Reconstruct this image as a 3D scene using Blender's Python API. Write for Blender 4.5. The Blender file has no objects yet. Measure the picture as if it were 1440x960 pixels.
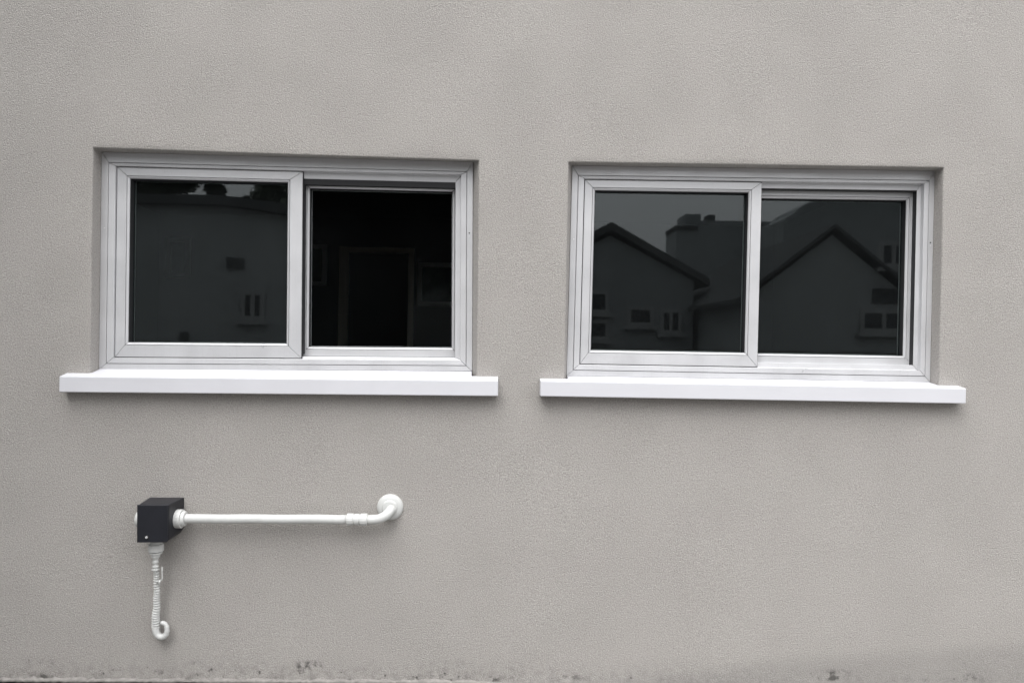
import bpy, bmesh, math, random
from mathutils import Vector, noise
from mathutils.geometry import delaunay_2d_cdt
random.seed(7)
S = bpy.context.scene
COL = S.collection

# ------------------------------------------------------------------ camera
cam = bpy.data.objects.new('camera', bpy.data.cameras.new('camera'))
COL.objects.link(cam); S.camera = cam
cam.data.sensor_width = 36; cam.data.lens = 26.0
cam.data.clip_start = 0.05; cam.data.clip_end = 2000
cam.location = (0, -3.0, 1.38)
YAW, ROLL = math.radians(1.5), 0.017
from mathutils import Matrix
cam.rotation_euler = (Matrix.Rotation(-YAW, 3, 'Z') @ Matrix.Rotation(math.radians(90), 3, 'X') @ Matrix.Rotation(ROLL, 3, 'Z')).to_euler()

# ------------------------------------------------------------------ light (overcast)
SUN_EL, SUN_AZ = math.radians(58), math.radians(205)     # azimuth clockwise from +y
W = bpy.data.worlds.new('World'); S.world = W; W.use_nodes = True
nt = W.node_tree; nt.nodes.clear()
out = nt.nodes.new('ShaderNodeOutputWorld'); bg = nt.nodes.new('ShaderNodeBackground')
sky = nt.nodes.new('ShaderNodeTexSky'); sky.sky_type = 'NISHITA'; sky.sun_disc = False
sky.sun_elevation = SUN_EL; sky.sun_rotation = SUN_AZ
sky.air_density = 1.0; sky.dust_density = 5.0; sky.ozone_density = 1.0
hs = nt.nodes.new('ShaderNodeHueSaturation'); hs.inputs['Saturation'].default_value = 0.05
mx = nt.nodes.new('ShaderNodeMix'); mx.data_type = 'RGBA'; mx.inputs['Factor'].default_value = 0.72
mx.inputs['B'].default_value = (9.3, 9.35, 9.6, 1)        # even cloud deck over the sky model
nt.links.new(sky.outputs['Color'], hs.inputs['Color']); nt.links.new(hs.outputs['Color'], mx.inputs['A'])
tc = nt.nodes.new('ShaderNodeTexCoord'); sx = nt.nodes.new('ShaderNodeSeparateXYZ'); nt.links.new(tc.outputs['Generated'], sx.inputs[0])
mr = nt.nodes.new('ShaderNodeMapRange'); mr.inputs['To Min'].default_value = .42; mr.inputs['To Max'].default_value = 1.26   # overcast sky: zenith three times the horizon
nt.links.new(sx.outputs['Z'], mr.inputs['Value'])
vm = nt.nodes.new('ShaderNodeVectorMath'); vm.operation = 'SCALE'; nt.links.new(mx.outputs['Result'], vm.inputs[0]); nt.links.new(mr.outputs['Result'], vm.inputs['Scale'])
nt.links.new(vm.outputs[0], bg.inputs['Color']); bg.inputs['Strength'].default_value = 0.15
nt.links.new(bg.outputs['Background'], out.inputs['Surface'])
sl = bpy.data.lights.new('sun', 'SUN'); sl.energy = 0.75; sl.angle = math.radians(45); sl.color = (1, .985, .96)
so = bpy.data.objects.new('sun', sl); COL.objects.link(so)
sd = Vector((math.sin(SUN_AZ) * math.cos(SUN_EL), math.cos(SUN_AZ) * math.cos(SUN_EL), math.sin(SUN_EL)))
so.rotation_euler = sd.to_track_quat('Z', 'Y').to_euler(); so.location = (0, -5, 8)
S.view_settings.view_transform = 'Standard'; S.view_settings.look = 'None'
S.view_settings.exposure = 0.97; S.view_settings.gamma = 1.0
S.view_settings.use_curve_mapping = False
S.render.engine = 'CYCLES'
S.cycles.max_bounces = 8; S.cycles.transparent_max_bounces = 12

# ------------------------------------------------------------------ materials
def mat(name):
    m = bpy.data.materials.new(name); m.use_nodes = True
    return m, m.node_tree, m.node_tree.nodes['Principled BSDF']
def N(t, kind, **kw):
    n = t.nodes.new(kind)
    for k, v in kw.items():
        if k in n.inputs: n.inputs[k].default_value = v
        else: setattr(n, k, v)
    return n
def math_n(t, op, a, b=None, c=None, clamp=False):
    n = t.nodes.new('ShaderNodeMath'); n.operation = op; n.use_clamp = clamp
    for i, v in enumerate((a, b, c)):
        if v is None: continue
        if isinstance(v, (int, float)): n.inputs[i].default_value = v
        else: t.links.new(v, n.inputs[i])
    return n.outputs[0]
def mixc(t, fac, a, b, blend='MIX'):
    n = t.nodes.new('ShaderNodeMix'); n.data_type = 'RGBA'; n.blend_type = blend
    for key, v in (('Factor', fac), ('A', a), ('B', b)):
        if isinstance(v, (int, float)): n.inputs[key].default_value = v
        elif isinstance(v, tuple): n.inputs[key].default_value = v if len(v) == 4 else (*v, 1)
        else: t.links.new(v, n.inputs[key])
    return n.outputs['Result']
def ramp(t, fac, lo, hi):
    n = t.nodes.new('ShaderNodeMapRange'); n.inputs['From Min'].default_value = lo; n.inputs['From Max'].default_value = hi
    n.clamp = True; n.interpolation_type = 'SMOOTHSTEP'
    t.links.new(fac, n.inputs['Value']); return n.outputs['Result']
def noise_n(t, co, scale, detail=2, rough=.5):
    n = N(t, 'ShaderNodeTexNoise', Scale=scale, Detail=detail, Roughness=rough); t.links.new(co, n.inputs['Vector']); return n.outputs['Fac']
def plain(name, col, rough=.5, metallic=0, var=.06, scale=30, bump=0.0, bscale=400, spec=.5):
    m, t, b = mat(name)
    co = N(t, 'ShaderNodeTexCoord').outputs['Object']
    f = noise_n(t, co, scale, 4)
    c = mixc(t, f, tuple(x * (1 - var) for x in col), tuple(min(1, x * (1 + var)) for x in col))
    t.links.new(c, b.inputs['Base Color']); b.inputs['Roughness'].default_value = rough
    b.inputs['Metallic'].default_value = metallic; b.inputs['Specular IOR Level'].default_value = spec
    if bump:
        bn = N(t, 'ShaderNodeBump', Strength=bump, Distance=.001); t.links.new(noise_n(t, co, bscale, 2), bn.inputs['Height'])
        t.links.new(bn.outputs['Normal'], b.inputs['Normal'])
    return m

def make_stucco():
    m, t, b = mat('grey_stucco')
    co = N(t, 'ShaderNodeTexCoord').outputs['Object']
    sep = N(t, 'ShaderNodeSeparateXYZ'); t.links.new(co, sep.inputs[0])
    x, z = sep.outputs['X'], sep.outputs['Z']
    # float marks: the grain is a little wider than tall
    mp = N(t, 'ShaderNodeMapping'); mp.inputs['Scale'].default_value = (0.95, 1, 1.05); t.links.new(co, mp.inputs['Vector'])
    g1 = noise_n(t, mp.outputs[0], 190, 3, .7)
    g2 = noise_n(t, mp.outputs[0], 60, 2, .5)
    patch = ramp(t, noise_n(t, co, 3.2, 3), .34, .66)         # places where the float rubbed it smoother
    big = noise_n(t, co, 1.3, 3)
    tint = noise_n(t, co, 5.5, 3)
    base = mixc(t, tint, (.440, .420, .392), (.457, .427, .406))
    base = mixc(t, ramp(t, big, .3, .7), mixc(t, 1.0, base, (.98, .98, .98), 'MULTIPLY'), base)
    # grain shows as fine light and dark grit
    gr = ramp(t, g1, .30, .72)
    base = mixc(t, math_n(t, 'MULTIPLY', math_n(t, 'SUBTRACT', 1, gr), .34), base, (.25, .24, .225))
    g3 = noise_n(t, mp.outputs[0], 210, 3, .7)
    base = mixc(t, math_n(t, 'MULTIPLY', ramp(t, g3, .5, .70), .50), base, (.62, .60, .57))
    base = mixc(t, math_n(t, 'MULTIPLY', math_n(t, 'SUBTRACT', 1, ramp(t, g3, .30, .50)), .55), base, (.20, .19, .18))
    # odd pits
    vo = N(t, 'ShaderNodeTexVoronoi', Scale=2.2, Randomness=1.0); t.links.new(co, vo.inputs['Vector'])
    pit = math_n(t, 'SUBTRACT', 1, ramp(t, vo.outputs['Distance'], .004, .012), clamp=True)
    vo2 = N(t, 'ShaderNodeTexVoronoi', Scale=42.0, Randomness=1.0); t.links.new(co, vo2.inputs['Vector'])
    lown = noise_n(t, co, 7, 4)
    lown2 = noise_n(t, co, 32, 4, .65)
    # splashed dirt close to the ground, broken up
    h = math_n(t, 'ADD', z, math_n(t, 'MULTIPLY', math_n(t, 'SUBTRACT', lown, .5), .10))
    low = math_n(t, 'SUBTRACT', 1, ramp(t, h, -.02, .12), clamp=True)
    speck = math_n(t, 'MULTIPLY', math_n(t, 'SUBTRACT', 1, ramp(t, vo2.outputs['Distance'], .10, .26), clamp=True),
                   ramp(t, lown2, .5, .62))
    dirt = math_n(t, 'MULTIPLY', low, math_n(t, 'ADD', math_n(t, 'MULTIPLY', ramp(t, lown2, .35, .8), .50), math_n(t, 'MULTIPLY', speck, 1.0)))
    tot = math_n(t, 'ADD', math_n(t, 'MULTIPLY', dirt, math_n(t, 'SUBTRACT', 1.15, math_n(t, 'MULTIPLY', ramp(t, x, -.2, .9), .55))), math_n(t, 'MULTIPLY', pit, .5))
    # scuffs: one under the pipe's right end, one low on the right, and a few smaller
    for (sx, sz, rx, rz, k) in ((-.72, .063, .055, .022, 1.0), (-.75, .035, .03, .012, .9), (1.43, .04, .06, .022, .9), (-1.31, .03, .03, .012, .7),
                                (1.41, .018, .05, .01, .8), (-.20, .02, .03, .012, .7), (.03, .012, .02, .02, .9), (.35, .02, .05, .012, .5),
                                (-1.77, .012, .02, .01, .8), (2.0, .03, .05, .02, .5)):
        dx = math_n(t, 'DIVIDE', math_n(t, 'SUBTRACT', x, sx), rx); dz = math_n(t, 'DIVIDE', math_n(t, 'SUBTRACT', z, sz), rz)
        r2 = math_n(t, 'SQRT', math_n(t, 'ADD', math_n(t, 'MULTIPLY', dx, dx), math_n(t, 'MULTIPLY', dz, dz)))
        k_ = math_n(t, 'MULTIPLY', math_n(t, 'SUBTRACT', 1, ramp(t, r2, .2, 1.25), clamp=True), math_n(t, 'MULTIPLY', ramp(t, lown2, .42, .62), k * .95))
        tot = math_n(t, 'ADD', tot, k_)
    # darker band along the foot of the wall, taller at the right
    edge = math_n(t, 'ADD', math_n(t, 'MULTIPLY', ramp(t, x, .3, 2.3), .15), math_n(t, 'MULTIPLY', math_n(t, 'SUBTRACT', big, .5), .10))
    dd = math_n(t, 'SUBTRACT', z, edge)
    foot_dark = math_n(t, 'MULTIPLY', math_n(t, 'SUBTRACT', 1, ramp(t, dd, -.03, .05), clamp=True), math_n(t, 'MULTIPLY', ramp(t, x, .1, 1.0), .27))
    base = mixc(t, foot_dark, base, (.20, .195, .185))
    base = mixc(t, math_n(t, 'MINIMUM', tot, .85), base, (.085, .08, .075))
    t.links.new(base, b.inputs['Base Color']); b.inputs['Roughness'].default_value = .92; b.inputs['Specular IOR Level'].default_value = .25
    hgt = math_n(t, 'ADD', math_n(t, 'MULTIPLY', g1, math_n(t, 'SUBTRACT', 1.15, math_n(t, 'MULTIPLY', patch, .30))), math_n(t, 'MULTIPLY', g2, .25))
    hgt = math_n(t, 'MULTIPLY', hgt, math_n(t, 'ADD', .80, math_n(t, 'MULTIPLY', ramp(t, z, .3, 1.6), .20)))     # rubbed up smoother low down
    hgt = math_n(t, 'SUBTRACT', hgt, math_n(t, 'MULTIPLY', pit, .8))
    bn = N(t, 'ShaderNodeBump', Strength=1.0, Distance=.0058); t.links.new(hgt, bn.inputs['Height'])
    t.links.new(bn.outputs['Normal'], b.inputs['Normal'])
    return m

def make_aluminium():
    m, t, b = mat('coated_aluminium')
    co = N(t, 'ShaderNodeTexCoord').outputs['Object']
    f = noise_n(t, co, 9, 4); g = noise_n(t, co, 260, 2)
    mp = N(t, 'ShaderNodeMapping'); mp.inputs['Scale'].default_value = (300, 8, 8); t.links.new(co, mp.inputs['Vector'])
    s = noise_n(t, mp.outputs[0], 1, 2)
    c = mixc(t, f, (.55, .55, .56), (.63, .63, .64))
    c = mixc(t, math_n(t, 'MULTIPLY', ramp(t, s, .5, .8), .10), c, (.38, .38, .38))
    c = mixc(t, math_n(t, 'MULTIPLY', ramp(t, g, .62, .75), .25), c, (.3, .3, .29))
    t.links.new(c, b.inputs['Base Color']); b.inputs['Metallic'].default_value = .25
    t.links.new(ramp(t, f, -.6, 1.9), b.inputs['Roughness'])
    b.inputs['Roughness'].default_value = .42
    return m

def make_glass(name, f0, tint, haze):
    m = bpy.data.materials.new(name); m.use_nodes = True; t = m.node_tree; t.nodes.clear()
    o = N(t, 'ShaderNodeOutputMaterial'); mixs = N(t, 'ShaderNodeMixShader')
    tr = N(t, 'ShaderNodeBsdfTransparent', Color=(*tint, 1)); gl = N(t, 'ShaderNodeBsdfGlossy', Roughness=0.016, Color=(.94, .98, 1, 1))
    lw = N(t, 'ShaderNodeLayerWeight', Blend=.5)
    f = math_n(t, 'ADD', math_n(t, 'MULTIPLY', math_n(t, 'POWER', lw.outputs['Facing'], 5), 1 - f0), f0, clamp=True)
    co = N(t, 'ShaderNodeTexCoord').outputs['Object']
    bn = N(t, 'ShaderNodeBump', Strength=.02, Distance=.002); t.links.new(noise_n(t, co, 5, 1), bn.inputs['Height']); t.links.new(bn.outputs['Normal'], gl.inputs['Normal'])
    t.links.new(f, mixs.inputs[0]); t.links.new(tr.outputs[0], mixs.inputs[1]); t.links.new(gl.outputs[0], mixs.inputs[2])
    du = N(t, 'ShaderNodeBsdfDiffuse', Color=(.5, .53, .55, 1)); m2 = N(t, 'ShaderNodeMixShader')       # pale haze put in to lift the dark glass, a little uneven
    dn = math_n(t, 'ADD', math_n(t, 'MULTIPLY', ramp(t, noise_n(t, co, 4, 5, .6), .3, .7), haze * .6), haze * .7)
    t.links.new(dn, m2.inputs[0]); t.links.new(mixs.outputs[0], m2.inputs[1]); t.links.new(du.outputs[0], m2.inputs[2])
    t.links.new(m2.outputs[0], o.inputs['Surface'])
    return m

def make_ground():
    m, t, b = mat('worn_concrete')
    co = N(t, 'ShaderNodeTexCoord').outputs['Object']
    f = noise_n(t, co, 1.2, 6, .6); g = noise_n(t, co, 90, 3)
    c = mixc(t, f, (.13, .125, .12), (.22, .215, .205)); c = mixc(t, math_n(t, 'MULTIPLY', g, .5), c, (.09, .088, .085))
    t.links.new(c, b.inputs['Base Color']); b.inputs['Roughness'].default_value = .9
    bn = N(t, 'ShaderNodeBump', Strength=.6, Distance=.004); t.links.new(g, bn.inputs['Height']); t.links.new(bn.outputs['Normal'], b.inputs['Normal'])
    return m

M = dict(
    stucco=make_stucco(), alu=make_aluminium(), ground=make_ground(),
    glass=make_glass('window_glass', .041, (.78, .82, .81), .0055),
    glass_dim=make_glass('dim_window_glass', .002, (.95, .96, .96), .0012),
    gasket=plain('black_rubber', (.018, .018, .02), .6),
    spacer=plain('spacer_metal', (.42, .42, .43), .4, .6),
    sill=plain('white_painted_sill', (.65, .65, .68), .45, var=.06, scale=7, bump=.15, bscale=120),
    pvc=plain('white_pvc', (.60, .605, .59), .42, var=.10, scale=28),
    box=plain('charcoal_plastic', (.011, .012, .017), .45, var=.35, scale=25, bump=.2, bscale=700),
    screw=plain('screw_metal', (.75, .75, .75), .3, .4),
    dark=plain('dark_recess', (.02, .02, .02), .8),
    mortar=plain('mortar', (.27, .255, .24), .95, var=.45, scale=60, bump=.8, bscale=200),
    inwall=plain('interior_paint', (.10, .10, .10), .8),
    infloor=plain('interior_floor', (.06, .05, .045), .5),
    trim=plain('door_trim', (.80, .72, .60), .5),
    frame_wood=plain('picture_frame_wood', (.75, .77, .76), .5),
    print=plain('dim_print', (.07, .12, .10), .6, var=.6, scale=12),
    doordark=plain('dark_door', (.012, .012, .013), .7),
    hwall=plain('house_wall_grey', (.21, .225, .23), .9, var=.10, scale=2),
    hwall2=plain('house_wall_pale', (.28, .295, .30), .9, var=.10, scale=2),
    hroof=plain('slate_roof', (.075, .078, .08), .95, var=.2, scale=4, spec=.05),
    hframe=plain('house_window_frame', (.27, .28, .28), .5),
    hglass=plain('house_window_glass', (.02, .025, .03), .15),
    leaf=plain('leaves', (.03, .045, .02), .7, var=.5, scale=6),
    bark=plain('bark', (.07, .055, .045), .9),
    carpaint=plain('car_paint', (.35, .36, .38), .3), tyre=plain('tyre', (.03, .03, .03), .8),
)

# ------------------------------------------------------------------ helpers
def link(name, me, parent=None, m=None):
    o = bpy.data.objects.new(name, me); COL.objects.link(o)
    if parent is not None: o.parent = parent
    if m is not None and me is not None and not me.materials: me.materials.append(m)
    return o
def obj(name, bm, m, parent=None, smooth=False, bevel=0, seg=2):
    me = bpy.data.meshes.new(name); bmesh.ops.recalc_face_normals(bm, faces=bm.faces); bm.to_mesh(me); bm.free()
    if smooth:
        for p in me.polygons: p.use_smooth = True
    o = link(name, me, parent, m)
    if bevel:
        b = o.modifiers.new('bevel', 'BEVEL'); b.width = bevel; b.segments = seg; b.limit_method = 'ANGLE'; b.angle_limit = math.radians(30)
    return o
def empty(name, loc=(0, 0, 0), parent=None):
    o = bpy.data.objects.new(name, None); COL.objects.link(o); o.location = loc; o.empty_display_size = .1
    if parent is not None: o.parent = parent
    return o
def tag(o, label=None, cat=None, group=None, kind=None):
    for k, v in (('label', label), ('category', cat), ('group', group), ('kind', kind)):
        if v: o[k] = v
    return o
def box(bm, x0, x1, y0, y1, z0, z1):
    vs = [bm.verts.new((x, y, z)) for x in (x0, x1) for y in (y0, y1) for z in (z0, z1)]
    for f in ((0, 1, 3, 2), (4, 6, 7, 5), (0, 4, 5, 1), (2, 3, 7, 6), (0, 2, 6, 4), (1, 5, 7, 3)): bm.faces.new([vs[i] for i in f])
    return vs
def prism(bm, poly, y0, y1):            # polygon in x,z extruded in y
    a = [bm.verts.new((x, y0, z)) for x, z in poly]; b = [bm.verts.new((x, y1, z)) for x, z in poly]
    bm.faces.new(a); bm.faces.new(b[::-1])
    for i in range(len(poly)): j = (i + 1) % len(poly); bm.faces.new((a[i], a[j], b[j], b[i]))
def sweep(bm, pts, rad, n=16, cap=True):   # tube along points, rad float or list
    pts = [Vector(p) for p in pts]; rings = []
    up = Vector((0, -1, 0))
    for i, p in enumerate(pts):
        d = (pts[min(i + 1, len(pts) - 1)] - pts[max(i - 1, 0)]).normalized()
        u = up - d * up.dot(d)
        if u.length < 1e-3: u = Vector((0, 0, 1)) - d * d.z
        u.normalize(); v = d.cross(u); up = u
        r = rad[i] if isinstance(rad, (list, tuple)) else rad
        rings.append([bm.verts.new(p + (u * math.cos(2 * math.pi * k / n) + v * math.sin(2 * math.pi * k / n)) * r) for k in range(n)])
    for a, b in zip(rings, rings[1:]):
        for k in range(n): bm.faces.new((a[k], a[(k + 1) % n], b[(k + 1) % n], b[k]))
    if cap: bm.faces.new(rings[0][::-1]); bm.faces.new(rings[-1])
def bez(p0, p1, p2, p3, n=12):
    p0, p1, p2, p3 = map(Vector, (p0, p1, p2, p3))
    return [p0 * (1 - t) ** 3 + p1 * 3 * t * (1 - t) ** 2 + p2 * 3 * t * t * (1 - t) + p3 * t ** 3 for t in [i / n for i in range(n + 1)]]

# ------------------------------------------------------------------ the two windows: measured corners (x, z) in metres
# opening in the wall plane and outer frame 65 mm behind it
WIN = [
    dict(open=[(-1.6095, 2.1247), (-.0694, 2.1096), (-.0630, 1.2277), (-1.6069, 1.2177)],
         frame=[(-1.6097, 2.1243), (-0.0943, 2.119), (-0.0826, 1.255), (-1.6064, 1.2394)],
         size=(522 * .0029, 299 * .0029), sill=(-1.6998, .0250, 1.2129, 1.2231, .0620)),
    dict(open=[(.2975, 2.1124), (1.8453, 2.1251), (1.8415, 1.2253), (.2952, 1.2247)],
         frame=[(0.319, 2.1138), (1.8475, 2.1269), (1.8431, 1.2394), (0.3102, 1.2421)],
         size=(510 * .0029, 295.7 * .0029), sill=(.1935, 1.9235, 1.2250, 1.2212, .0620)),
]
FY = .065                                # frame front, behind the wall plane

# ------------------------------------------------------------------ house wall with two openings
def build_wall():
    X0, X1, Z0, Z1 = -7.0, 7.0, .004, 6.2
    pts, edges, loops = [], [], []
    def addloop(ps):
        s = len(pts); pts.extend(Vector(p) for p in ps); n = len(ps)
        edges.extend((s + i, s + (i + 1) % n) for i in range(n)); return list(range(s, s + n))
    def sub(c, step):
        r = []
        for i in range(len(c)):
            a = Vector(c[i]); b = Vector(c[(i + 1) % len(c)]); n = max(1, int((b - a).length / step))
            r += [a.lerp(b, k / n) for k in range(n)]
        return r
    foot = []
    k = int((X1 - X0) / .02)
    for i in range(k + 1):
        x = X0 + (X1 - X0) * i / k
        foot.append((x, Z0 + .007 * noise.fractal((x * 9, 3.1, 0), 1, 2, 4) - (.010 if noise.noise((x * 14, 9, 2)) > .42 else 0)))
    addloop(foot + [(X1, Z1), (X0, Z1)])
    R = .006
    opens = []
    for w in WIN:
        o = [Vector(c) for c in w['open']]; f = [Vector(c) for c in w['frame']]
        zl, zr = w['sill'][2] - .025, w['sill'][3] - .025
        o[2].y = zr; o[3].y = zl; f[2].y = zr; f[3].y = zl
        f = [f[0] + Vector((-.0012, .0012)), f[1] + Vector((.0012, .0012)), f[2] + Vector((.0012, 0)), f[3] + Vector((-.0012, 0))]
        ob = sub(o, .012); n0 = [max(1, int((o[(i + 1) % 4] - o[i]).length / .012)) for i in range(4)]
        fb = []
        for i in range(4):
            a, b = f[i], f[(i + 1) % 4]; fb += [a.lerp(b, q / n0[i]) for q in range(n0[i])]
        c = (o[0] + o[2]) / 2
        outp = []
        for p in ob:
            d = Vector((0, 0))
            for i, nrm in ((0, (0, 1)), (1, (1, 0)), (2, (0, -1)), (3, (-1, 0))):
                a, b = o[i], o[(i + 1) % 4]; e = (b - a).normalized()
                if abs((p - a).x * e.y - (p - a).y * e.x) < 1e-4: d += Vector(nrm)
            jit = .0011 * noise.noise((p.x * 60, p.y * 60, 5)) + .0012 * noise.noise((p.x * 14, p.y * 14, 8))
            outp.append((p, d, jit))
        opens.append((addloop([p + d * (R + j) for p, d, j in outp]), outp, fb))
    def inside(x, z, mrg):
        for w in WIN:
            xs = [c[0] for c in w['open']]; zs = [c[1] for c in w['open']]
            if min(xs) - mrg < x < max(xs) + mrg and w['sill'][2] - .025 - mrg < z < max(zs) + mrg: return True
        return False
    x = -2.4
    while x < 2.6:
        z = .05
        while z < 3.2:
            if not inside(x, z, .02): pts.append(Vector((x + random.uniform(-.01, .01), z + random.uniform(-.01, .01))))
            z += .05
        x += .05
    res = delaunay_2d_cdt(pts, edges, [], 0, 1e-6)
    v2, f2, orig = res[0], res[2], res[3]
    m = {}
    for i, l in enumerate(orig):
        for q in l: m[q] = i
    bm = bmesh.new()
    und = lambda x, z: .0014 * noise.fractal((x * 1.6, z * 1.6, 0), 1, 2, 3)
    V = [bm.verts.new((p.x, und(p.x, p.y), p.y)) for p in v2]
    hole = []
    for w in WIN:
        hole.append(([c[0] for c in w['open']], [c[1] for c in w['open']], w['sill']))
    for f in f2:
        cx = sum(v2[i].x for i in f) / 3; cz = sum(v2[i].y for i in f) / 3
        bad = False
        for xs, zs, s in hole:
            if min(xs) - .0005 < cx < max(xs) + .0005 and min(s[2], s[3]) - .024 < cz < max(zs) + .0005: bad = True
        # corner-accurate: any triangle made only of loop vertices of one opening is inside the hole
        if not bad:
            for lp, _, _ in opens:
                st = {m[q] for q in lp}
                if all(i in st for i in f): bad = True
        if bad: continue
        try: bm.faces.new([V[i] for i in f])
        except ValueError: pass
    for lp, outp, fb in opens:
        prev = [V[m[q]] for q in lp]
        n = len(lp)
        for step in range(1, 8):
            cur = []
            for i, (p, d, j) in enumerate(outp):
                base = und(p.x, p.y)
                if step <= 4:
                    a = step / 4 * math.pi / 2
                    q = p + d * ((R + j) * (1 - math.sin(a))); y = base * (1 - step / 4) + R * (1 - math.cos(a))
                else:
                    t = (step - 4) / 3; q0 = p.lerp(fb[i], t); q = q0; y = R + (.100 - R) * t
                    q = p.lerp(fb[i], min(1, (y - R) / (FY - R)))
                    if step < 7: q = q + d * .0007 * noise.noise((p.x * 50, p.y * 50, y * 90))
                cur.append(bm.verts.new((q.x, y, q.y)))
            for i in range(n):
                bm.faces.new((prev[i], prev[(i + 1) % n], cur[(i + 1) % n], cur[i]))
            prev = cur
    # thickness: returns at the ends, the top and underneath the render edge
    t = .16
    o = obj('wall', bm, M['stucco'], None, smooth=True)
    bm2 = bmesh.new()
    box(bm2, X0, X1, .012, .10, Z1 - .005, Z1 + .05); box(bm2, X0 - .01, X0 + .01, .006, .3, -.02, Z1); box(bm2, X1 - .01, X1 + .01, .006, .3, -.02, Z1)
    box(bm2, X0, X1, .012, .05, -.03, .0)
    obj('wall_backing', bm2, M['dark'], o)
    return tag(o, 'grey textured stucco house wall with two window openings, dirty at its foot', 'wall')
wall = build_wall()

# lumpy mortar lip where the render meets the ground
bm = bmesh.new(); rings = []
for i in range(700):
    x = -3 + i * .0085; fade = max(0, min(1, (.35 - x) / .5)); a = fade * max(0, noise.fractal((x * 7, 2, 0), .8, 2, 5) + .35 + (.35 if x < 0.1 else -.15))
    h = -.014 + .014 * fade + .011 * a + .007 * noise.noise((x * 60, 0, 3)) + .006 * noise.noise((x * 23, 5, 3)); d = .004 + .012 * a + .005 * noise.noise((x * 45, 7, 3))
    rings.append([bm.verts.new((x, .004, h)), bm.verts.new((x, -d * .55, h * .86)), bm.verts.new((x, -d, h * .35)), bm.verts.new((x, -d * .9, -.006)), bm.verts.new((x, .004, -.010))])
for a, b in zip(rings, rings[1:]):
    for k in range(4): bm.faces.new((a[k], b[k], b[k + 1], a[k + 1]))
obj('mortar_lip', bm, M['mortar'], wall, smooth=True)

# ------------------------------------------------------------------ ground
bm = bmesh.new(); n = 90
vs = []
for j in range(10):
    y = [.2, .0, -.02, -.05, -.1, -.3, -1, -4, -30, -400][j]; row = []
    for i in range(n + 1):
        x = -400 if i == 0 else 400 if i == n else -4 + 8 * (i - 1) / (n - 2)
        row.append(bm.verts.new((x, y, -.020 + (.003 * noise.noise((x * 12, y * 12, 0)) if j < 6 else 0))))
    vs.append(row)
for a, b in zip(vs, vs[1:]):
    for i in range(n): bm.faces.new((a[i], a[i + 1], b[i + 1], b[i]))
g = obj('ground', bm, M['ground'], None, smooth=True); tag(g, kind='structure')
bm = bmesh.new()
for i in range(900):
    x = random.uniform(-2.3, 2.5); y = -abs(random.gauss(0, .03)) - .006; s = random.uniform(.001, .005)
    v = [bm.verts.new((x + math.cos(a) * s * random.uniform(.6, 1.2), y + math.sin(a) * s * random.uniform(.6, 1.2), -.022)) for a in (0, 1.5, 3.1, 4.6)]
    tp = bm.verts.new((x, y, -.02 + s * .9))
    for k in range(4): bm.faces.new((v[k], v[(k + 1) % 4], tp))
tag(obj('grit', bm, M['mortar']), 'loose grit along the foot of the grey wall', 'gravel', kind='stuff')

# ------------------------------------------------------------------ windows
GAP = .0009
class Warp:
    def __init__(s, q, W_, H_): s.q = [Vector(c) for c in q]; s.W = W_; s.H = H_      # q: TL TR BR BL
    def __call__(s, x, y, z):          # x from left, z from top (down positive)
        u, v = x / s.W, z / s.H
        p = s.q[0].lerp(s.q[1], u).lerp(s.q[3].lerp(s.q[2], u), v)
        return (p.x, y, p.y)
def member(wp, rings, side, gap=GAP, back=None):
    """one mitred length; rings = list of (l, r, t, b, y) rectangles, l/r x-coordinates, t/b z-coordinates"""
    bm = bmesh.new(); rows = []
    for (l, r, t, b, y) in rings:
        if side == 'top': a, c = (l + gap, t), (r - gap, t)
        elif side == 'bottom': a, c = (l + gap, b), (r - gap, b)
        elif side == 'left': a, c = (l, t + gap), (l, b - gap)
        else: a, c = (r, t + gap), (r, b - gap)
        k = 14; rows.append([bm.verts.new(wp(a[0] + (c[0] - a[0]) * i / k, y, a[1] + (c[1] - a[1]) * i / k)) for i in range(k + 1)])
    for a, b in zip(rows, rows[1:] + rows[:1]):
        for i in range(len(a) - 1): bm.faces.new((a[i], a[i + 1], b[i + 1], b[i]))
    bm.faces.new([r[0] for r in rows]); bm.faces.new([r[-1] for r in rows][::-1])
    return bm
P = .0029                                # measuring unit for profile widths
def rr(base, offs, y):                   # shrink rect base=(l,r,t,b) by offs=(l,r,t,b) in mm
    l, r, t, b = base; return (l + offs[0] * .001, r - offs[1] * .001, t + offs[2] * .001, b - offs[3] * .001, y)

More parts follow.
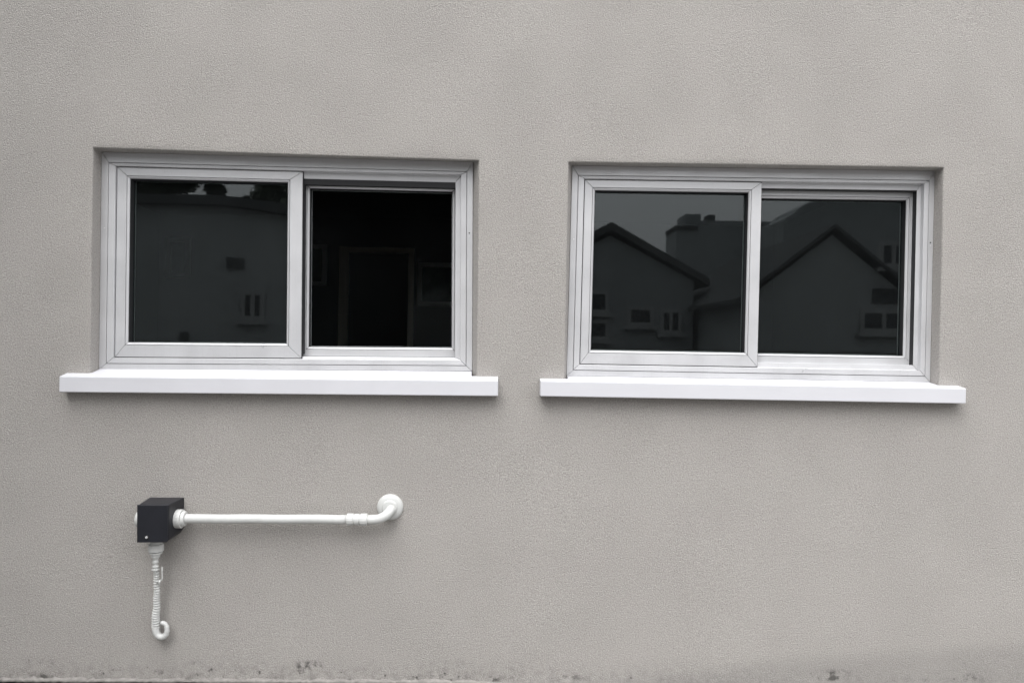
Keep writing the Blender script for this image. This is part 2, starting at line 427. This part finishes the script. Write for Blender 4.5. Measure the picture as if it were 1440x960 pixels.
def sash(name, win, wp, rect, prof, y, glassmat, parts_y=.018):
    """rect=(l,r,t,b); prof = widths (l,r,t,b) in mm; a slim sloped bead on the inner edge"""
    f = prof
    bead = 10
    core = []
    inner = [v - bead for v in f]
    rings = [rr(rect, (0, 0, 0, 0), y + .028), rr(rect, (0, 0, 0, 0), y),
             rr(rect, [v - 1.0 for v in inner], y), rr(rect, [v - .9 for v in inner], y + .008), rr(rect, [v + 1.2 for v in inner], y + .008),
             rr(rect, [v + 1.3 for v in inner], y + .0005), rr(rect, [v - 4 for v in f], y + .002),
             rr(rect, f, y + .006), rr(rect, f, y + .028)]
    bm = bmesh.new()                     # carcass behind the face: a dark core the rails are fixed to
    sring = [rr(rect, [-2.5] * 4, y + .030), rr(rect, [v - 1.0 for v in f], y + .030), rr(rect, [v - 1.0 for v in f], y + .010), rr(rect, [-2.5] * 4, y + .006)]
    rows = []
    for (l, r, t, b, yy) in sring: rows.append([bm.verts.new(wp(*p)) for p in ((l, yy, t), (r, yy, t), (r, yy, b), (l, yy, b))])
    for a, b in zip(rows, rows[1:] + rows[:1]):
        for i in range(4): j = (i + 1) % 4; bm.faces.new((a[i], a[j], b[j], b[i]))
    root = obj(name, bm, M['gasket'], win)
    for side, nm in (('top', 'rail'), ('bottom', 'rail'), ('left', 'stile'), ('right', 'stile')):
        obj(nm, member(wp, rings, side), M['alu'], root, bevel=.0007)
    # black glazing gasket lining the opening, glass, spacer bar
    gy = y + .006 + parts_y
    def ringmesh(rs):
        bm = bmesh.new(); rows = []
        for (l, r, t, b, yy) in rs: rows.append([bm.verts.new(wp(*p)) for p in ((l, yy, t), (r, yy, t), (r, yy, b), (l, yy, b))])
        for a, b in zip(rows, rows[1:] + rows[:1]):
            for i in range(4): j = (i + 1) % 4; bm.faces.new((a[i], a[j], b[j], b[i]))
        return bm
    fi = [v + 0.3 for v in f]; fo = [v + 2.2 for v in f]
    obj('gasket', ringmesh([rr(rect, fi, y + .0075), rr(rect, fo, y + .0095), rr(rect, fo, gy + .02), rr(rect, fi, gy + .02)]), M['gasket'], root)
    bm = bmesh.new(); l, r, t, b, _ = rr(rect, [v + 1.5 for v in f], 0)
    q = [bm.verts.new(wp(*p)) for yy in (gy, gy + .004) for p in ((l, yy, t), (r, yy, t), (r, yy, b), (l, yy, b))]
    bm.faces.new(q[:4]); bm.faces.new(q[4:][::-1])
    for i in range(4): j = (i + 1) % 4; bm.faces.new((q[i], q[j], q[j + 4], q[i + 4]))
    obj('glass_pane', bm, glassmat, root)
    si = [v + 2.0 for v in f]; so_ = [v + 4.5 for v in f]
    obj('spacer_bar', ringmesh([rr(rect, si, gy + .016), rr(rect, so_, gy + .016), rr(rect, so_, gy + .019), rr(rect, si, gy + .019)]), M['spacer'], root)
    return root

def build_window(w, label, F, SL, SR, dim, shade_w, meet):
    q = w['frame']; Wd, H = w['size']
    wp = Warp(q, Wd, H)
    win = empty('sliding_window')
    tag(win, label, 'window', 'sliding windows in the grey wall')
    full = (0, Wd, 0, H)
    A, B, C = F                           # cumulative band widths (l, r, t, b) in mm: outer flange, inner lip, track ledge
    y = FY
    rings = [rr(full, (0,) * 4, y + .075), rr(full, (0,) * 4, y), rr(full, [v - 1.2 for v in A], y), rr(full, [v - 1.1 for v in A], y + .010), rr(full, [v + 1.5 for v in A], y + .010),
             rr(full, [v + 1.6 for v in A], y - .0015), rr(full, [v - 1 for v in B], y - .0005), rr(full, B, y + .0008),
             rr(full, B, y + .019), rr(full, [v + .8 for v in B], y + .0215), rr(full, C, y + .024), rr(full, C, y + .075)]
    for side, nm in (('top', 'frame_head'), ('bottom', 'frame_base'), ('left', 'frame_jamb'), ('right', 'frame_jamb')):
        rg = rings
        o = obj(nm, member(wp, rg, side), M['alu'], win, bevel=.0007)
        if nm == 'frame_jamb':            # drilled fixing holes with caps
            for zz in (.30, .315) if side == 'right' else (.31,):
                bm = bmesh.new(); xx = (A[0] * .55 * .001) if side == 'left' else Wd - A[1] * .55 * .001
                c = wp(xx, y - .0004, H * (zz + .04)); sweep(bm, [c, (c[0], c[1] - .0012, c[2])], .0028, 10)
                obj('screw', bm, M['dark'] if zz == .30 else M['screw'], o)
    # dark liner behind the frame so the room is closed off at its edges
    sL = sash('sash', win, wp, SL['rect'](Wd, H), SL['prof'], y + .010, M['glass'], .027)
    sR = sash('sash', win, wp, SR['rect'](Wd, H), SR['prof'], y + .058, M['glass_dim'] if dim else M['glass'], SR.get('gy', .018))
    # black strips standing for recess shade round the inner track and meeting stile gap
    sq = [rr(full, [v - .4 for v in C], y + .0245), rr(full, [v + e for v, e in zip(C, shade_w)], y + .027), rr(full, [v + e for v, e in zip(C, shade_w)], y + .055), rr(full, [v - .4 for v in C], y + .055)]
    for side in ('top', 'left', 'right'): obj('shade_strip', member(wp, sq, side, 0), M['gasket'], win)
    bm = bmesh.new(); xm = SL['rect'](Wd, H)[1]
    vs = [bm.verts.new(wp(x_, y_, z_)) for x_ in (xm - .004, xm + meet * P) for y_ in (y + .030, y + .056) for z_ in (C[2] * .001, H - C[3] * .001 - .01)]
    for f in ((0, 1, 3, 2), (4, 6, 7, 5), (0, 4, 5, 1), (2, 3, 7, 6), (0, 2, 6, 4), (1, 5, 7, 3)): bm.faces.new([vs[i] for i in f])
    obj('shade_strip', bm, M['gasket'], win)
    # sill
    x0, x1, zl, zr, hh = w['sill']
    f3, f2 = Vector(q[3]), Vector(q[2])
    zt = lambda x, yy: (zl + (zr - zl) * (x - x0) / (x1 - x0)) + (yy + .05) * ((f3.y + (f2.y - f3.y) * (x - x0) / (x1 - x0)) - .001 - (zl + (zr - zl) * (x - x0) / (x1 - x0))) / (FY + .05)
    xa, xb = f3.x + .0, f2.x - .0
    plan = [(x0, -.05)] + [(x0 + (x1 - x0) * i / 12, -.05) for i in range(1, 12)] + [(x1, -.05), (x1, .008), (xb, .008), (xb, FY + .008), (xa, FY + .008), (xa, .008), (x0, .008)]
    bm = bmesh.new()
    top = [bm.verts.new((x, yy, zt(x, yy))) for x, yy in plan]
    bot = [bm.verts.new((x, yy, zl + (zr - zl) * (x - x0) / (x1 - x0) - hh)) for x, yy in plan]
    bm.faces.new(top); bm.faces.new(bot[::-1])
    for i in range(len(plan)): j = (i + 1) % len(plan); bm.faces.new((top[i], top[j], bot[j], bot[i]))
    obj('sill', bm, M['sill'], win, bevel=.0035, seg=3)
    return win

mm = lambda *px: [v * P * 1000 for v in px]
# cumulative widths left, right, top, bottom in pixels of the photograph
build_window(WIN[0], 'white-grey aluminium sliding window above the charcoal box and pipe, its right pane nearly black',
             (mm(10, 8.5, 14, 7.5), mm(19.5, 17, 18.5, 15.5), mm(21, 25, 28, 19)),
             dict(rect=lambda W_, H: (20.4 * P, 280 * P, 19.4 * P, H - 16.8 * P), prof=mm(17, 21, 15, 20)),
             dict(rect=lambda W_, H: (262 * P, W_ - 23 * P, 27.5 * P, H - 19.5 * P), prof=mm(24, 7, 11, 13), gy=.010), True, (.8, .8, 23, 0), 1.5)
build_window(WIN[1], 'white-grey aluminium sliding window over blank wall, its glass mirroring gabled roofs and sky',
             (mm(8.5, 7.5, 13.5, 8), mm(17, 14.5, 18, 16), mm(19, 20, 26, 23)),
             dict(rect=lambda W_, H: (18.4 * P, 266.5 * P, 19 * P, H - 17.2 * P), prof=mm(14.5, 17.5, 14, 19)),
             dict(rect=lambda W_, H: (252 * P, W_ - 13.5 * P, 24.5 * P, H - 22.5 * P), prof=mm(14, 14, 13, 13), gy=.022), False, (.8, .2, 3.5, 0), .2)

# ------------------------------------------------------------------ junction box with pipe and hose
jb = empty('junction_box', (-1.292, 0, .58))
tag(jb, 'charcoal junction box with white pipe and curled corrugated hose below the left window', 'junction box')
def J(name, bm, m, parent=None, smooth=False, bevel=0):
    for v in bm.verts: v.co -= jb.location
    return obj(name, bm, m, parent or jb, smooth, bevel)
bm = bmesh.new()                         # tapered body, wider at its back, chamfered lower right
fr = [(-1.3505, .7290), (-1.2350, .7303), (-1.2328, .5960), (-1.2380, .5890), (-1.3485, .5873)]
bk = [(-1.3642, .7315), (-1.2262, .7325), (-1.2245, .6120), (-1.2400, .5900), (-1.3617, .5830)]
a = [bm.verts.new((x, -.119, z)) for x, z in fr]; b = [bm.verts.new((x, .004, z)) for x, z in bk]
bm.faces.new(a); bm.faces.new(b[::-1])
for i in range(5): j = (i + 1) % 5; bm.faces.new((a[i], a[j], b[j], b[i]))
body = J('body', bm, M['box'], bevel=.003)
bm = bmesh.new()
cx = -1.2919; cz = .659
ov = [(cx + (x - cx) * 1.022, cz + (z - cz) * 1.022) for x, z in fr]
a = [bm.verts.new((x, -.1305, z)) for x, z in ov]; b = [bm.verts.new((x, -.1235, z)) for x, z in ov]
bm.faces.new(a); bm.faces.new(b[::-1])
for i in range(5): j = (i + 1) % 5; bm.faces.new((a[i], a[j], b[j], b[i]))
J('lid', bm, M['box'], bevel=.003)
bm = bmesh.new(); sweep(bm, [(-1.3115, -.1300, .6075), (-1.3115, -.1335, .6075)], .0080, 16); sc = J('lid_screw', bm, M['dark'])
bm = bmesh.new(); sweep(bm, [(-1.3115, -.1325, .6078), (-1.3115, -.1356, .6078)], .0046, 14); J('screw_head', bm, M['screw'], sc)
PY, PZ = -.055, .6607
bm = bmesh.new(); sweep(bm, [(-1.352, PY - .01, PZ), (-1.3735, PY - .01, PZ), (-1.3775, PY - .01, PZ)], [.034, .034, .031], 36); J('blanking_plug', bm, M['pvc'], smooth=False, bevel=.001)
def cyl(name, x0, x1, r0, r1=None, m='pvc', ribs=0, parent=None):
    bm = bmesh.new()
    if ribs:
        n = 40; r = []
        sweep(bm, [(x0, PY, PZ), (x1, PY, PZ + (x1 + 1.21) * 0)], r0, ribs)
    else: sweep(bm, [(x0, PY, PZ), (x1, PY, PZ)], [r0, r1 or r0], 36)
    return J(name, bm, M[m], parent, bevel=.0009)
c1 = cyl('collar', -1.232, -1.2085, .0365)
cyl('locking_nut', -1.2085, -1.196, .031, .028, parent=c1)
bm = bmesh.new(); sweep(bm, [(-1.232 + i * (-.56 + 1.232) / 20, PY, PZ + .0042 * i / 20 + .0006 * math.sin(i * .9)) for i in range(21)], .0183, 32)
J('pipe', bm, M['pvc'], smooth=True)
PZ = .6650
c2 = cyl('coupling', -.5645, -.483, .0205)
cyl('coupling_nut', -.5640, -.5390, .0240, ribs=14, parent=c2)
cyl('coupling_nut', -.5110, -.4850, .0242, ribs=14, parent=c2)
cyl('coupling_ring', -.5330, -.5165, .0228, parent=c2)
bm = bmesh.new()
pth = [Vector((-.4860, PY, PZ)), Vector((-.470, PY, PZ))] + bez((-.460, PY, PZ + .0002), (-.420, PY, PZ + .002), (-.402, PY + .005, PZ + .025), (-.396, PY + .035, PZ + .034), 14) + [Vector((-.395, .008, PZ + .0365))]
sweep(bm, pth, .0188, 32); J('elbow', bm, M['pvc'], smooth=True)
bm = bmesh.new(); fx, fz = -.4025, .7035
prof = [(.004, .053), (-.004, .0525), (-.008, .050), (-.0125, .043), (-.015, .036), (-.0155, .031), (-.021, .030), (-.024, .0265)]
sweep(bm, [(fx, y, fz) for y, r in prof], [r for y, r in prof], 48); fl = J('wall_flange', bm, M['pvc'], smooth=False, bevel=.0012)
for p in fl.data.polygons: p.use_smooth = True
# below the box
HX, HY = -1.3075, -.06
bm = bmesh.new(); sweep(bm, [(HX, HY, .592), (HX, HY, .5625), (HX, HY, .562), (HX, HY, .5345), (HX, HY, .534)], [.024, .024, .0285, .0285, .018], 32); gl = J('cable_gland', bm, M['pvc'], bevel=.0012)
bm = bmesh.new(); sweep(bm, [(HX, HY, .535), (HX, HY, .5305), (HX, HY, .530), (HX, HY, .524)], [.017, .017, .0240, .0240], 12); J('gland_ring', bm, M['pvc'], gl, bevel=.001)
prof = [(.5245, .0165), (.513, .0165), (.505, .012), (.4995, .0095), (.495, .0115), (.489, .0118), (.484, .0085), (.478, .0085), (.476, .0125), (.472, .0125), (.470, .0085), (.465, .0085), (.4635, .0150), (.4605, .0150), (.459, .0085), (.452, .0085)]
bm = bmesh.new(); sweep(bm, [(HX - .001, HY, z) for z, r in prof], [r for z, r in prof], 28); J('hose_fitting', bm, M['pvc'], gl, bevel=.0006)
# corrugated hose: spline, radius rippled by the corrugation
ctrl = [(-1.3080, .456), (-1.3082, .420), (-1.3090, .370), (-1.3115, .310), (-1.3165, .255), (-1.3170, .222)]
def cr(pts, n):
    r = []; p = [Vector((a, b)) for a, b in pts]; p = [p[0] * 2 - p[1]] + p + [p[-1] * 2 - p[-2]]
    for i in range(1, len(p) - 2):
        for k in range(n):
            t = k / n; a, b, c, d = p[i - 1:i + 3]
            r.append(.5 * ((2 * b) + (c - a) * t + (2 * a - 5 * b + 4 * c - d) * t * t + (3 * b - a - 3 * c + d) * t ** 3))
    r.append(p[-2]); return r
pp = cr(ctrl, 60); s = 0; path = []; rad = []; last = pp[0]
for i, p in enumerate(pp):
    s += (p - last).length; last = p
    t = i / len(pp); base = .0102 + .0066 * max(0, (t - .25) / .75) ** 1.2
    pitch = .0100
    rp = .5 + .5 * math.cos(2 * math.pi * s / pitch + .5 * math.sin(s * 60))
    path.append((p.x + .0009 * math.sin(s * 95), HY + .004 + .03 * t, p.y)); rad.append(base - .0060 + .0072 * rp ** .8)
bm = bmesh.new(); sweep(bm, path, rad, 22)
hose = J('corrugated_hose', bm, M['pvc'], smooth=True)
e = path[-1]
cur = [Vector(e)] + bez((e[0] + .0003, e[1], .210), (e[0] + .003, e[1], .176), (e[0] + .046, e[1] - .004, .176), (e[0] + .0455, e[1] - .006, .214), 20) + \
      bez((e[0] + .0450, e[1] - .006, .222), (e[0] + .043, e[1] - .006, .236), (e[0] + .034, e[1] - .006, .2435), (e[0] + .022, e[1] - .006, .2415), 8)
bm = bmesh.new(); nn = len(cur)
sweep(bm, cur, [.0150 - .0064 * min(1, i / nn * 1.25) + .0009 * math.cos(i * 2.2) for i in range(nn)], 20); J('hose_end', bm, M['pvc'], hose, smooth=True)
bm = bmesh.new()
sweep(bm, [(-1.2830, HY, .472), (-1.2825, HY, .450), (-1.2815, HY, .428), (-1.2835, HY, .4215), (-1.2890, HY, .4195), (-1.2960, HY, .4165), (-1.3040, HY, .4110)], [.0022, .0022, .0025, .0032, .0032, .0038, .0035], 10)
J('hose_clip', bm, M['pvc'], hose, smooth=True)
bm = bmesh.new(); sweep(bm, [(-1.2905, HY, .4205), (-1.2930, HY - .002, .4050)], .0036, 10); J('clip_screw', bm, M['pvc'], hose, smooth=True)

# ------------------------------------------------------------------ the room behind the windows
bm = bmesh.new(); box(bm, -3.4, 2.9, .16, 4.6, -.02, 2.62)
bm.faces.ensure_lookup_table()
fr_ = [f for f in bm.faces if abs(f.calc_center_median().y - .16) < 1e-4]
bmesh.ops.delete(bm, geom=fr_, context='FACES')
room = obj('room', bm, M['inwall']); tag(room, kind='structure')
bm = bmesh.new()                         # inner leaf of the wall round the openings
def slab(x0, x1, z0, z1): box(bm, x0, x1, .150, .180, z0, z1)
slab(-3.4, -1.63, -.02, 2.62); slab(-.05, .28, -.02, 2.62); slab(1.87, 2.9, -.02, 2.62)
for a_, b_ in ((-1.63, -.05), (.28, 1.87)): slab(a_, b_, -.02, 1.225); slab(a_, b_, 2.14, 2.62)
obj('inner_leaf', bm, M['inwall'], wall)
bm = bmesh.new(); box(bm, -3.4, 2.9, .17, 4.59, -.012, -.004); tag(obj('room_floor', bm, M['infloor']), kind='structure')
def at(px, py, D):                       # depth D beyond the wall
    x, y = px - 720, 480 - py; c, s_ = math.cos(ROLL), math.sin(ROLL); x, y = x * c - y * s_, x * s_ + y * c
    v = (x * math.cos(YAW) + 1040 * math.sin(YAW), 1040 * math.cos(YAW) - x * math.sin(YAW), y); t = (3 + D) / v[1]
    return v[0] * t, 1.38 + v[2] * t
BW = 4.56
dx0, dz1 = at(478, 347, BW); dx1, _ = at(583, 347, BW)
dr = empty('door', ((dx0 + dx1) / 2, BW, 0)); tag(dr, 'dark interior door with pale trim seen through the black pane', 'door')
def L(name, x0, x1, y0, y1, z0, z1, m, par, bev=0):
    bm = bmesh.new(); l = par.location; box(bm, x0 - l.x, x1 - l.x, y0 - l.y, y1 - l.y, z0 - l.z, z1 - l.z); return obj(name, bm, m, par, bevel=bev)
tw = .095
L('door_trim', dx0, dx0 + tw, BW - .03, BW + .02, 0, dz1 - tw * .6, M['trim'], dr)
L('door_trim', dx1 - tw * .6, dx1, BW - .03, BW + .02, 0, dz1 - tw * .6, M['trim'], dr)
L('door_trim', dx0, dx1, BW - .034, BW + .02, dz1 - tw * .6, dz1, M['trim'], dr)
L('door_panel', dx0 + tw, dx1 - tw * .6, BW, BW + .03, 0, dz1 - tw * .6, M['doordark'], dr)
def picture(p0, p1, label, w=.045):
    x0, z1 = at(*p0, BW); x1, z0 = at(*p1, BW)
    r = empty('picture_frame', ((x0 + x1) / 2, BW, z0)); tag(r, label, 'picture', 'pictures on the back wall of the room')
    L('frame_edge', x0, x0 + w, BW - .03, BW + .02, z0, z1, M['frame_wood'], r); L('frame_edge', x1 - w, x1, BW - .03, BW + .02, z0, z1, M['frame_wood'], r)
    L('frame_edge', x0 + w, x1 - w, BW - .03, BW + .02, z0, z0 + w, M['frame_wood'], r); L('frame_edge', x0 + w, x1 - w, BW - .03, BW + .02, z1 - w, z1, M['frame_wood'], r)
    L('picture_print', x0 + w, x1 - w, BW - .008, BW + .02, z0 + w, z1 - w, M['print'], r)
picture((424, 343), (459, 402), 'framed picture just left of the interior door, behind the black pane')
picture((588, 369), (652, 431), 'framed picture just right of the interior door, behind the black pane')
picture((235, 334), (267, 390), 'small framed picture with greenish print behind the far left pane')

# ------------------------------------------------------------------ what stands across the yard (seen only as reflections)
def house(name, label, D, depth, wallpoly, roofm, wallm, wins, roof=None, extras=None):
    """wallpoly: outline of the facing wall in (x, z) at y = -D; the house runs away from us to -D-depth"""
    xs = [p[0] for p in wallpoly]
    h = empty(name, (sum(xs) / len(xs), -D, -.02)); tag(h, label, 'house')
    off = h.location
    def add(nm, bm, m, par=None):
        for v in bm.verts: v.co -= off
        return obj(nm, bm, m, par or h)
    bm = bmesh.new(); prism(bm, wallpoly, -D, -D - depth); add('wall', bm, wallm)
    if roof:
        for nm, poly in roof:
            bm = bmesh.new(); prism(bm, poly, -D + .14, -D - depth - .3); add(nm, bm, roofm)
    for (x0, x1, z0, z1, two) in wins:
        t = .07
        bm = bmesh.new(); box(bm, x0, x0 + t, -D + .03, -D - .05, z0, z1); box(bm, x1 - t, x1, -D + .03, -D - .05, z0, z1)
        box(bm, x0 + t, x1 - t, -D + .03, -D - .05, z0, z0 + t); box(bm, x0 + t, x1 - t, -D + .03, -D - .05, z1 - t, z1)
        if two: box(bm, (x0 + x1) / 2 - t / 2, (x0 + x1) / 2 + t / 2, -D + .028, -D - .05, z0 + t, z1 - t)
        f = add('window', bm, M['hframe'] if two >= 0 else M['hroof'])
        bm = bmesh.new(); box(bm, x0 + t, x1 - t, -D + .008, -D - .04, z0 + t, z1 - t); add('pane', bm, M['hglass'], f)
        if two < 0: continue
        bm = bmesh.new(); box(bm, x0 - .06, x1 + .06, -D + .10, -D - .02, z0 - .07, z0 - .002); add('sill', bm, M['hframe'], f)
    for nm, (x0, x1, y0, y1, z0, z1), m in extras or []:
        bm = bmesh.new(); box(bm, x0, x1, y0, y1, z0, z1); add(nm, bm, m)
    return h
def slope(x0, z0, x1, z1, t=.16): return [(x0, z0), (x1, z1), (x1, z1 + t), (x0, z0 + t)]
def rect_at(D, px0, py0, px1, py1, two=0):
    x0, z1 = at(px0, py0, D); x1, z0 = at(px1, py1, D); return (x0, x1, z0, z1, two)

# house with the dark gable, mirrored in the right window's left pane
D = 12; ax, az = at(861, 322, D); ex, ez = at(1000, 402, D); lx = 2 * ax - ex
house('gabled_house', 'grey gabled house across the yard mirrored in the right window, left pane', D, 9,
      [(lx + .3, -.02), (ex - .3, -.02), (ex - .3, ez + .12), (ax, az - .1), (lx + .3, ez + .12)], M['hroof'], M['hwall'],
      [rect_at(D, 885, 430, 922, 458, 0), rect_at(D, 932, 434, 962, 469, 1), rect_at(D, 826, 407, 858, 440, 0), rect_at(D, 826, 449, 858, 478, 0)],
      roof=[('roof', slope(ax, az, ex, ez)), ('roof', [(lx, ez), (ax - .001, az), (ax - .001, az + .16), (lx, ez + .16)])])
# flat-roofed block further off
D = 24; bx0, bz = at(953, 321, D); bx1, bz2 = at(1118, 306, D); t0, tz = at(968, 298, D); t1, _ = at(990, 298, D); c0, cz_ = at(1003, 298, D); c1_, _ = at(1013, 298, D)
ztop = bz2
house('flat_roofed_block', 'taller flat-roofed block with roof tank beyond the gabled house', D, 1.6,
      [(bx0, -.02), (bx1 + 9, -.02), (bx1 + 9, ztop), (at(985, 318, D)[0], ztop - .15), (at(984, 318, D)[0], bz), (bx0, bz)], M['hroof'], M['hwall'],
      [rect_at(D, 1010, 372, 1030, 400, 1)],
      extras=[('roof_tank', (t0, t1, -D - 1.4, -D - .2, bz - .1, tz), M['hwall']), ('chimney', (c0, c1_, -D - 1.0, -D - .4, ztop - .1, cz_), M['hroof']),
              ('parapet', (bx0 - .06, at(984, 318, D)[0], -D + .06, -D - 1.5, bz, bz + .12), M['hroof']),
              ('pipe_stack', (at(960, 300, D)[0], at(968, 300, D)[0], -D - 1.5, -D - 1.1, tz - .9, tz - .7), M['hroof'])])
# near house with a wide gable, mirrored in the right window's right pane
D = 9; ax, az = at(1182, 318, D); ex, ez = at(1040, 425, D); rx = 2 * ax - ex
house('wide_gabled_house', 'wide plain gabled house mirrored in the right pane of the right window', D, 5,
      [(ex + .25, -.02), (rx - .25, -.02), (rx - .25, ez + .1), (ax, az - .1), (ex + .25, ez + .1)], M['hroof'], M['hwall2'],
      [rect_at(D, 1222, 433, 1290, 468, 1), rect_at(D, 1240, 404, 1290, 426, -1), rect_at(D, 1250, 336, 1290, 374, 1)],
      roof=[('roof', [(ex, ez), (ax - .001, az), (ax - .001, az + .07), (ex, ez + .07)]), ('roof', slope(ax, az, rx, ez, .07))])
D = 19; r0, rz0 = at(1108, 306, D); r1, rz1 = at(1160, 274, D); r2, rz2 = at(1230, 250, D)
house('stepped_roof_house', 'tall house with rising roof line behind the wide gabled house', D, 2,
      [(r0, -.02), (r2 + 6, -.02), (r2 + 6, rz2), (r2, rz2), (r1, rz1), (at(1130, 284, D)[0], rz1 - .35), (at(1124, 296, D)[0], rz1 - .5), (r0, rz0)], M['hroof'], M['hwall'], [])
# house mirrored in the left window
D = 9; q0, qz = at(150, 262, D); q1, _ = at(470, 290, D); _, qe = at(300, 286, D)
house('plain_rendered_house', 'plain rendered house mirrored in the left pane of the left window', D, 9,
      [(q0 - 5, -.02), (q1, -.02), (q1, qe - .25), ((q0 + q1) / 2, qe), (q0 - 5, qe)], M['hroof'], M['hwall2'],
      [rect_at(D, 333, 407, 366, 450, 1), rect_at(D, 312, 360, 337, 376, -1), rect_at(D, 245, 466, 257, 480, -1)],
      roof=[('roof', [(q0 - 5, qe), ((q0 + q1) / 2, qe), (q1 + .3, qe - .27), (q1 + .3, qe - .1), ((q0 + q1) / 2, qe + .15), (q0 - 5, qe + .15)])])

def tree(x, y, h, r, label):
    t = empty('tree', (x, y, -.02)); tag(t, label, 'tree', 'trees behind the houses across the yard')
    bm = bmesh.new(); pts = [(0, 0, 0), (.1, .05, h * .3), (.0, .1, h * .6), (.15, 0, h * .92)]; sweep(bm, pts, [.22, .17, .11, .03], 10)
    for k in range(7):
        a = k * 2.4; z = h * (.35 + .07 * k); sweep(bm, [(0, .05, z), (math.cos(a) * r * .4, math.sin(a) * r * .4, z + r * .25), (math.cos(a) * r * .7, math.sin(a) * r * .7, z + r * .6)], [.08, .05, .015], 6)
    obj('trunk', bm, M['bark'], t, smooth=True)
    bm = bmesh.new(); cl = []
    for k in range(80):
        while True:
            p = Vector((random.uniform(-1, 1), random.uniform(-1, 1), random.uniform(-1, 1)))
            if p.length < 1: break
        cl.append((Vector((p.x * r, p.y * r, h * .66 + p.z * h * .34)), random.uniform(.25, .55) * r * .6))
    for c, rr_ in cl:
        for k in range(150):
            d = Vector((random.gauss(0, 1), random.gauss(0, 1), random.gauss(0, 1))).normalized() * rr_ * random.random() ** .4
            s_ = random.uniform(.07, .17); u = Vector((random.uniform(-1, 1), random.uniform(-1, 1), random.uniform(-1, 1))).normalized(); v = u.orthogonal().normalized()
            o = c + d; bm.faces.new([bm.verts.new(o + u * s_), bm.verts.new(o + v * s_ * .6), bm.verts.new(o - u * s_), bm.verts.new(o - v * s_ * .6)])
    obj('crown', bm, M['leaf'], t)
D = 22
for (px, py, r, lb) in ((200, 150, 2.3, 'broad dark tree rising highest behind the plain rendered house'), (316, 274, 1.5, 'lower round tree behind the middle of the plain rendered house'),
                        (378, 268, 1.4, 'tree behind the right end of the plain rendered house')):
    x, z = at(px, py, D); tree(x, -D, z, r, lb)

tree(at(560, 300, 15)[0], -15, 8.2, 3.0, 'dark dense tree added between the plain rendered house and the gabled house to block reflected sky')  # added tree, keeps sky out of the black pane's reflection

# ------------------------------------------------------------------ side block and boards added outside the frame to darken the wall
bm = bmesh.new(); box(bm, -3.9, -3.3, -3.2, -.004, -.02, 5.4)
wg = obj('blocker_wing', bm, M['hwall']); tag(wg, 'grey block added out of view left of the two windows to darken the wall', 'light blocker')
FD = -5.2
fn = empty('blocker_fence', (0, FD, -.02)); tag(fn, 'dark row of boards added out of view to darken the foot of the grey wall', 'blocker_fence')
bm = bmesh.new(); box(bm, -.0735, .0735, -.010, .010, .03, 1.34); fm = bpy.data.meshes.new('blocker_board'); bm.to_mesh(fm); bm.free(); fm.materials.append(M['bark'])
for i in range(110):
    o = link('blocker_board', fm, fn); o.location = (-8.2 + i * .150, random.uniform(-.002, .002), random.uniform(-.006, .006))
for z in (.35, 1.05):
    bm = bmesh.new(); box(bm, -8.3, 8.2, -.055, -.013, z, z + .09); obj('blocker_rail', bm, M['bark'], fn)
